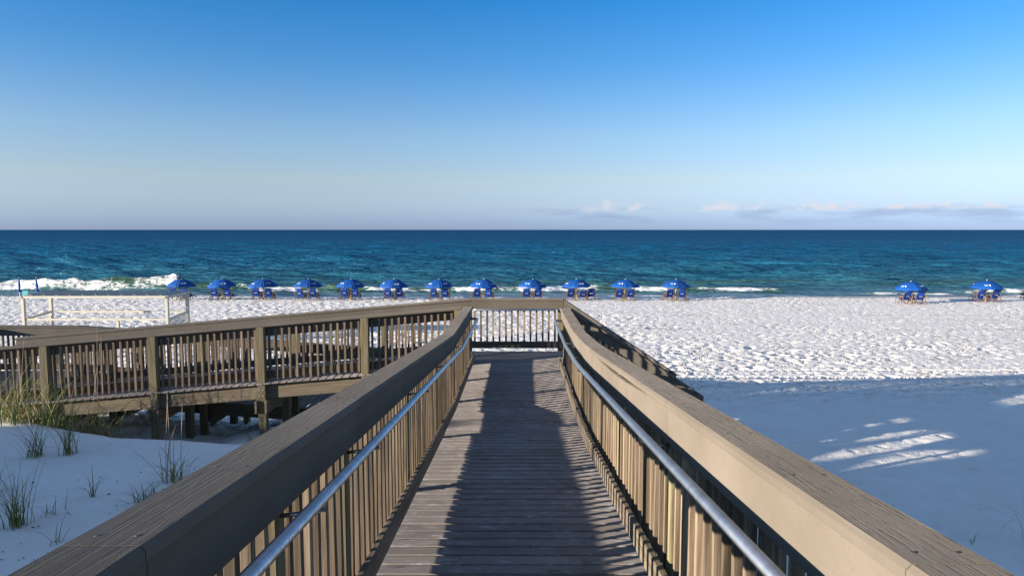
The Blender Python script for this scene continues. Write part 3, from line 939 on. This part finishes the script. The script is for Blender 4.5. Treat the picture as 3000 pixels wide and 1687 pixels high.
def chair(footrest=True):
    root = empty("beach_chair", (0, 0, 0), "x", "chair", "blue sling chairs in a row along the shore")
    W = .29
    top, low, fro = Vector((0, -.36, .98)), Vector((0, .06, .27)), Vector((0, .56, .40))
    for s in (-1, 1):
        X_ = Vector((s * W, 0, 0))
        link("stile", bar_mesh("stile", top + X_ + Vector((0, -.02, .05)), low + X_ + Vector((0, .10, -.17)), .028, .045, M_FRAME, (1, 0, 0)), root)
        X2 = Vector((s * (W + .035), 0, 0))
        link("seat_rail", bar_mesh("seat_rail", low + X2 + Vector((0, -.42, -.12)), fro + X2, .026, .045, M_FRAME, (1, 0, 0)), root)
        link("leg", bar_mesh("leg", Vector((s * (W + .06), .42, .0)), Vector((s * (W + .06), .10, .58)), .028, .045, M_FRAME, (1, 0, 0)), root)
        link("leg", bar_mesh("leg", Vector((s * (W + .035), -.42, .0)), Vector((s * (W + .035), -.08, .56)), .028, .045, M_FRAME, (1, 0, 0)), root)
        link("armrest", bar_mesh("armrest", Vector((s * (W + .05), -.24, .585)), Vector((s * (W + .05), .36, .61)), .065, .022, M_FRAME), root)
    link("crossbar", bar_mesh("crossbar", top + Vector((-W, 0, .02)), top + Vector((W, 0, .02)), .03, .03, M_FRAME), root)
    link("crossbar", bar_mesh("crossbar", Vector((-W - .05, -.42, .03)), Vector((W + .05, -.42, .03)), .03, .03, M_FRAME), root)
    link("crossbar", bar_mesh("crossbar", fro + Vector((-W, 0, 0)), fro + Vector((W, 0, 0)), .03, .03, M_FRAME), root)
    def sheet(name, a, b, w0, w1, sag, mat, parent, n=6):
        V, Fc = [], []
        dirv = (b - a).normalized(); nn = Vector((1, 0, 0)).cross(dirv)
        for i in range(n + 1):
            t = i / n; c_ = a.lerp(b, t) - nn * (-sag * math.sin(math.pi * t)); wv = w0 + (w1 - w0) * t
            for j in range(5):
                f = j / 4 * 2 - 1
                V.append(c_ + Vector((f * wv, 0, 0)) + nn * (.02 * (1 - f * f)))
        for i in range(n):
            for j in range(4):
                A = i * 5 + j; Fc.append((A, A + 1, A + 6, A + 5))
        o = link(name, mesh(name, V, Fc, mat, True), parent)
        s = o.modifiers.new("cloth", 'SOLIDIFY'); s.thickness = .012
        return o
    bs = sheet("back_sling", top, low, .245, .245, .03, M_DBLUE, root)
    sheet("seat_sling", low, fro, .245, .245, -.04, M_DBLUE, root)
    dr = (low - top)
    off = Vector((0, -.055, -.03))
    pil = sheet("pillow_band", top + dr * .42 + off, top + dr * .58 + off, .30, .30, .015, M_NAVY, root, 3)
    lg = []
    V, Fc = [], []
    a = top + dr * .455 + off + Vector((0, -.034, -.02))
    for j, (x0, x1) in enumerate(((-.13, -.07), (-.05, -.02), (-.01, .02), (.03, .06), (.07, .10))):
        b = len(V)
        dn = dr * .045
        V += [a + Vector((x0, 0, 0)), a + Vector((x1, 0, 0)), a + Vector((x1, 0, 0)) + dn, a + Vector((x0, 0, 0)) + dn]
        Fc.append((b, b + 1, b + 2, b + 3))
    link("printed_logo", mesh("printed_logo", V, Fc, M_LOGO), pil)
    if footrest:
        for s in (-1, 1):
            link("footrest_rail", bar_mesh("footrest_rail", fro + Vector((s * .24, 0, -.02)), Vector((s * .24, 1.0, .30)), .024, .035, M_FRAME, (1, 0, 0)), root)
        sheet("footrest_sling", fro + Vector((0, .04, -.02)), Vector((0, .98, .315)), .22, .22, -.015, M_DBLUE, root, 4)
        link("leg", bar_mesh("leg", Vector((-.24, .97, .0)), Vector((-.24, .93, .31)), .024, .03, M_FRAME, (1, 0, 0)), root)
        link("leg", bar_mesh("leg", Vector((.24, .97, .0)), Vector((.24, .93, .31)), .024, .03, M_FRAME, (1, 0, 0)), root)
    return root

U0 = umbrella(); C0 = chair()
ORD = ["first", "second", "third", "fourth", "fifth", "sixth", "seventh", "eighth", "ninth", "tenth", "eleventh", "twelfth", "thirteenth", "fourteenth"]
# pole x, y then the chairs' x offsets
UMB = [(-27.14, 55.82, (-27.68, -26.66)), (-23.76, 55.82, (-24.38, -23.31)), (-20.39, 55.82, (-20.94, -19.93)), (-16.65, 55.49, (-17.21, -16.2)),
       (-13.23, 55.65, (-13.66, -12.79)), (-9.68, 55.65, (-10.09, -9.19)), (-5.94, 55.49, (-6.36, -5.44)), (-2.34, 55.49, (-2.86, -1.88)),
       (1.62, 55.49, (1.18, 2.1)), (5.27, 55.49, (4.79, 5.77, 6.47)), (9.15, 55.17, (8.67, 9.58)), (13.22, 55.01, (12.72, 13.7)),
       (30.77, 52.39, (30.32, 31.31)), (37.56, 53.89, (37.07, 38.16))]
rr = random.Random(3)
chairs_n = 0
for i, (ux, uy, chs) in enumerate(UMB):
    u = U0 if i == 0 else copy_tree(U0)
    u.location = (ux, uy, gz(ux, uy)); u.rotation_euler = (R(rr.uniform(-2, 2)), R(rr.uniform(-2.5, 2.5)), R(rr.uniform(-22, 22)))
    u.scale = (1, 1, 1)
    extra = " and tan pole" if i >= 12 else ""
    u["label"] = f"{ORD[i]} open blue umbrella from the left" if i < 12 else ("open blue umbrella second from the right, beyond the wide gap" if i == 12 else "rightmost open blue umbrella in the row")
    for k, cx in enumerate(chs):
        c = C0 if chairs_n == 0 else copy_tree(C0)
        chairs_n += 1
        cy = uy - .12 + rr.uniform(-.1, .1)
        c.location = (cx, cy, gz(cx, cy) - .01); c.rotation_euler = (0, 0, R(rr.uniform(-7, 7)))
        side = "left" if k == 0 else "right"
        where = f"the {ORD[i]} open umbrella from the left" if i < 12 else ("the second umbrella from the right" if i == 12 else "the rightmost umbrella")
        if len(chs) == 3: side = ("left", "middle, lower", "right")[k]; c.scale = (1, 1, .86 if k == 1 else 1)
        c["label"] = f"{side} blue sling chair under {where}"
# a chair mostly cut off by the right edge of the picture
c = copy_tree(C0); c.location = (43.2, 56.9, gz(43.2, 56.9) - .01); c.rotation_euler = (0, 0, R(6))
c["label"] = "blue sling chair cut off by the right edge of the picture"

def closed_umbrella(x, yv, tilt, label):
    root = empty("closed_umbrella", (x, yv, gz(x, yv)), label, "umbrella", "folded umbrellas at the far left")
    root.rotation_euler = (0, R(tilt), 0)
    link("pole", tube_mesh("pole", [(0, 0, -.2), (0, 0, 1.66)], .022, M_TIP, 8), root)
    prof = [(1.72, .012), (1.66, .035), (1.4, .062), (1.1, .075), (.86, .07), (.76, .05), (.70, .08), (.62, .15), (.55, .14)]
    V, Fc = [], []
    seg = 16
    for z, r in prof:
        for k in range(seg):
            an = 2 * math.pi * k / seg; rr_ = r * (1 + .18 * math.cos(8 * an))
            V.append((rr_ * math.cos(an), rr_ * math.sin(an), z))
    for i in range(len(prof) - 1):
        for k in range(seg):
            a = i * seg + k; b = i * seg + (k + 1) % seg
            Fc.append((a, b, b + seg, a + seg))
    link("folded_canopy", mesh("folded_canopy", V, Fc, M_BLUE, True), root)
    link("finial", tube_mesh("finial", [(0, 0, 1.70), (0, 0, 1.80)], [.02, .01], M_TIP, 8), root)
closed_umbrella(-41.3, 57.0, 1.0, "leftmost folded blue umbrella near the breaking wave")
closed_umbrella(-39.9, 57.2, -2.5, "second folded blue umbrella, leaning slightly, near the breaking wave")
# turquoise beach seat beside the folded umbrellas
ts_ = empty("lounge_seat", (-39.3, 55.0, gz(-39.3, 55.0)), "turquoise beach seat beside the folded umbrellas", "seat")
link("backrest", bar_mesh("backrest", (-.24, -.1, .60), (.24, -.1, .60), .05, .44, M_TEAL, ch=.015), ts_)
link("seat", bar_mesh("seat", (-.24, .18, .38), (.24, .18, .38), .5, .05, M_TEAL, ch=.015), ts_)
for sx in (-.21, .21):
    for sy in (-.1, .38):
        link("leg", bar_mesh("leg", (sx, sy, -.05), (sx, sy, .37), .04, .04, M_TEAL, (1, 0, 0)), ts_)

# ------------------------------------------------------------------ dune plants
def mat_leaf(name, c1, c2):
    t = NT(name)
    tcn = t.node("ShaderNodeTexCoord"); n = t.noise(tcn.outputs["Object"], 14.0, 3)
    t.set(Base_Color=t.mix(t.rng(n, .35, .65), c1, c2), Roughness=.7, Specular_IOR_Level=.25)
    return t.m
M_GREEN = mat_leaf("sea_oat_green", (.09, .13, .022), (.20, .22, .055))
M_DRY = mat_leaf("sea_oat_dry", (.24, .17, .08), (.40, .30, .16))
M_STALK = mat_leaf("dry_stalk", (.30, .20, .12), (.42, .30, .19))
M_TWIG = mat_leaf("dark_twig", (.03, .022, .018), (.07, .05, .035))
def blade(V, Fc, Mi, base, az_, lean, L, wd, mi, droop, rg):
    n = 6
    dirv = Vector((math.cos(az_), math.sin(az_), 0)); side = Vector((-dirv.y, dirv.x, 0))
    p = Vector(base); th = lean
    b0 = len(V)
    for i in range(n + 1):
        t = i / n
        ww = wd * (1 - t) ** .7 + .0008
        V.append(p + side * ww); V.append(p - side * ww)
        p = p + (dirv * math.sin(th) + Vector((0, 0, 1)) * math.cos(th)) * (L / n)
        th += droop / n
    for i in range(n):
        a = b0 + 2 * i
        Fc.append((a, a + 1, a + 3, a + 2)); Mi.append(mi)
def grass(x, yv, n, H_, spread, label, dry=.35, lean=.35, stalks=0, stalk_h=1.0, seed=0, group=None):
    rg = random.Random(seed + int(x * 100))
    root = empty("sea_oats", (x, yv, gz(x, yv)), label, "grass", group)
    V, Fc, Mi = [], [], []
    for i in range(n):
        az_ = rg.uniform(0, 2 * math.pi); r = spread * math.sqrt(rg.random())
        bx, by = r * math.cos(rg.uniform(0, 6.28)), r * math.sin(rg.uniform(0, 6.28))
        mi = 1 if rg.random() < dry else 0
        blade(V, Fc, Mi, (bx, by, gz(x + bx, yv + by) - gz(x, yv) - .03), az_, abs(rg.gauss(0, lean)) * .6, H_ * rg.uniform(.5, 1.3), rg.uniform(.003, .0055), mi, rg.uniform(.3, 1.9) * (1.5 if mi else 1), rg)
    m = mesh("blades", V, Fc, M_GREEN); m.materials.append(M_DRY)
    m.polygons.foreach_set("material_index", Mi)
    link("blades", m, root)
    for k in range(stalks):
        bx, by = rg.gauss(0, spread * .4), rg.gauss(0, spread * .4)
        tx, ty = rg.gauss(0, .06) * stalk_h, rg.gauss(0, .05) * stalk_h
        hgt = stalk_h * rg.uniform(.8, 1.05)
        zb = gz(x + bx, yv + by) - gz(x, yv) - .05
        link("stalk", tube_mesh("stalk", [(bx, by, zb), (bx + tx * .3, by + ty * .3, hgt * .4), (bx + tx * .7, by + ty * .7, hgt * .75), (bx + tx, by + ty, hgt)], [.0045, .004, .003, .0012], M_STALK, 5), root)
    return root
G1 = "sea oats clumps on the dune"
grass(-8.55, 11.35, 210, .9, .50, "thick tall sea oats clump against the walkway at the picture's left edge", .4, .45, 2, 1.3, 1, G1)
grass(-7.85, 11.35, 220, .85, .52, "widest green sea oats clump in front of the walkway post nearest the left edge", .3, .5, 1, 1.2, 2, G1)
grass(-7.05, 11.50, 160, .85, .42, "sea oats clump with long straw stalks right of the walkway post nearest the left edge", .4, .55, 3, 2.15, 3, G1)
grass(-7.45, 11.7, 120, .55, .35, "low brown tangle of sea oats at the foot of the walkway", .9, .7, 0, 1, 4, G1)
grass(-6.62, 9.25, 46, .72, .10, "left one of two upright green tufts on the shaded dune", .25, .32, 0, 1, 5, G1)
grass(-6.20, 9.32, 42, .78, .09, "right one of two upright green tufts, with a dry stem", .3, .3, 1, .9, 6, G1)
grass(-5.22, 6.95, 64, .66, .12, "tall green tuft cut by the left edge of the picture", .3, .28, 1, .7, 7, G1)
grass(-6.10, 7.85, 26, .55, .12, "thin drooping tuft behind the tuft at the left edge", .5, .6, 0, 1, 8, G1)
grass(-4.87, 7.67, 12, .40, .04, "small lone upright tuft in the middle of the shaded dune", .35, .3, 0, 1, 9, G1)
grass(-4.10, 8.05, 44, .62, .14, "sprawling tuft with two tall dry stalks beside the ramp railing", .55, .65, 3, 1.12, 10, G1)
grass(-4.12, 7.45, 46, .34, .13, "low dark green tuft half hidden by the ramp railing", .3, .9, 0, 1, 11, G1)
grass(-4.50, 6.50, 9, .30, .05, "tiny green sprig low on the dune near the ramp railing", .1, .5, 0, 1, 12, G1)
grass(-5.05, 7.25, 12, .26, .10, "flattened dark tuft lying on the bare dune sand", .8, 1.1, 0, 1, 13, G1)
grass(-4.75, 12.25, 16, .55, .10, "sparse tuft at the base of the walkway post nearest the ramp", .4, .4, 0, 1, 14, G1)
grass(6.72, 9.60, 10, .16, .14, "small green sprouts on the shaded sand right of the ramp", .1, .6, 0, 1, 15)
grass(7.45, 9.55, 10, .75, .10, "dry arching twigs at the right edge of the picture", .95, 1.0, 0, 1, 16)

# bits of twig and seed lying on the sand
def scatter(name, spots, label, seed, smin, smax):
    rg = random.Random(seed)
    V, Fc = [], []
    for (x, yv) in spots:
        z = gz(x, yv)
        L = rg.uniform(smin, smax); an = rg.uniform(0, 3.14); ww = L * rg.uniform(.12, .4); hh = ww * .5
        c_, s_ = math.cos(an), math.sin(an)
        b = len(V)
        for (u_, v_, h_) in ((-L, 0, .0), (0, -ww, .003), (L, 0, .004), (0, ww, .003), (rg.uniform(-.3, .3) * L, 0, hh + .01)):
            V.append((x + u_ * c_ - v_ * s_, yv + u_ * s_ + v_ * c_, z + h_ + .004))
        for t in ((0, 1, 4), (1, 2, 4), (2, 3, 4), (3, 0, 4)): Fc.append(tuple(b + q for q in t))
    tag(link(name, mesh(name, V, Fc, M_TWIG)), label, "debris", kind="stuff")
rg = random.Random(77)
scatter("dune_litter", [(rg.gauss(-4.2, .9), rg.gauss(6.3, .8)) for _ in range(90)] + [(rg.uniform(-7, -2.2), rg.uniform(5, 10)) for _ in range(45)], "dark bits of twig and seed scattered over the shaded dune", 5, .006, .03)
scatter("beach_litter", [(rg.uniform(5.5, 11), rg.uniform(8.5, 14)) for _ in range(40)], "dark specks of litter on the shaded sand beside the ramp", 6, .010, .03)
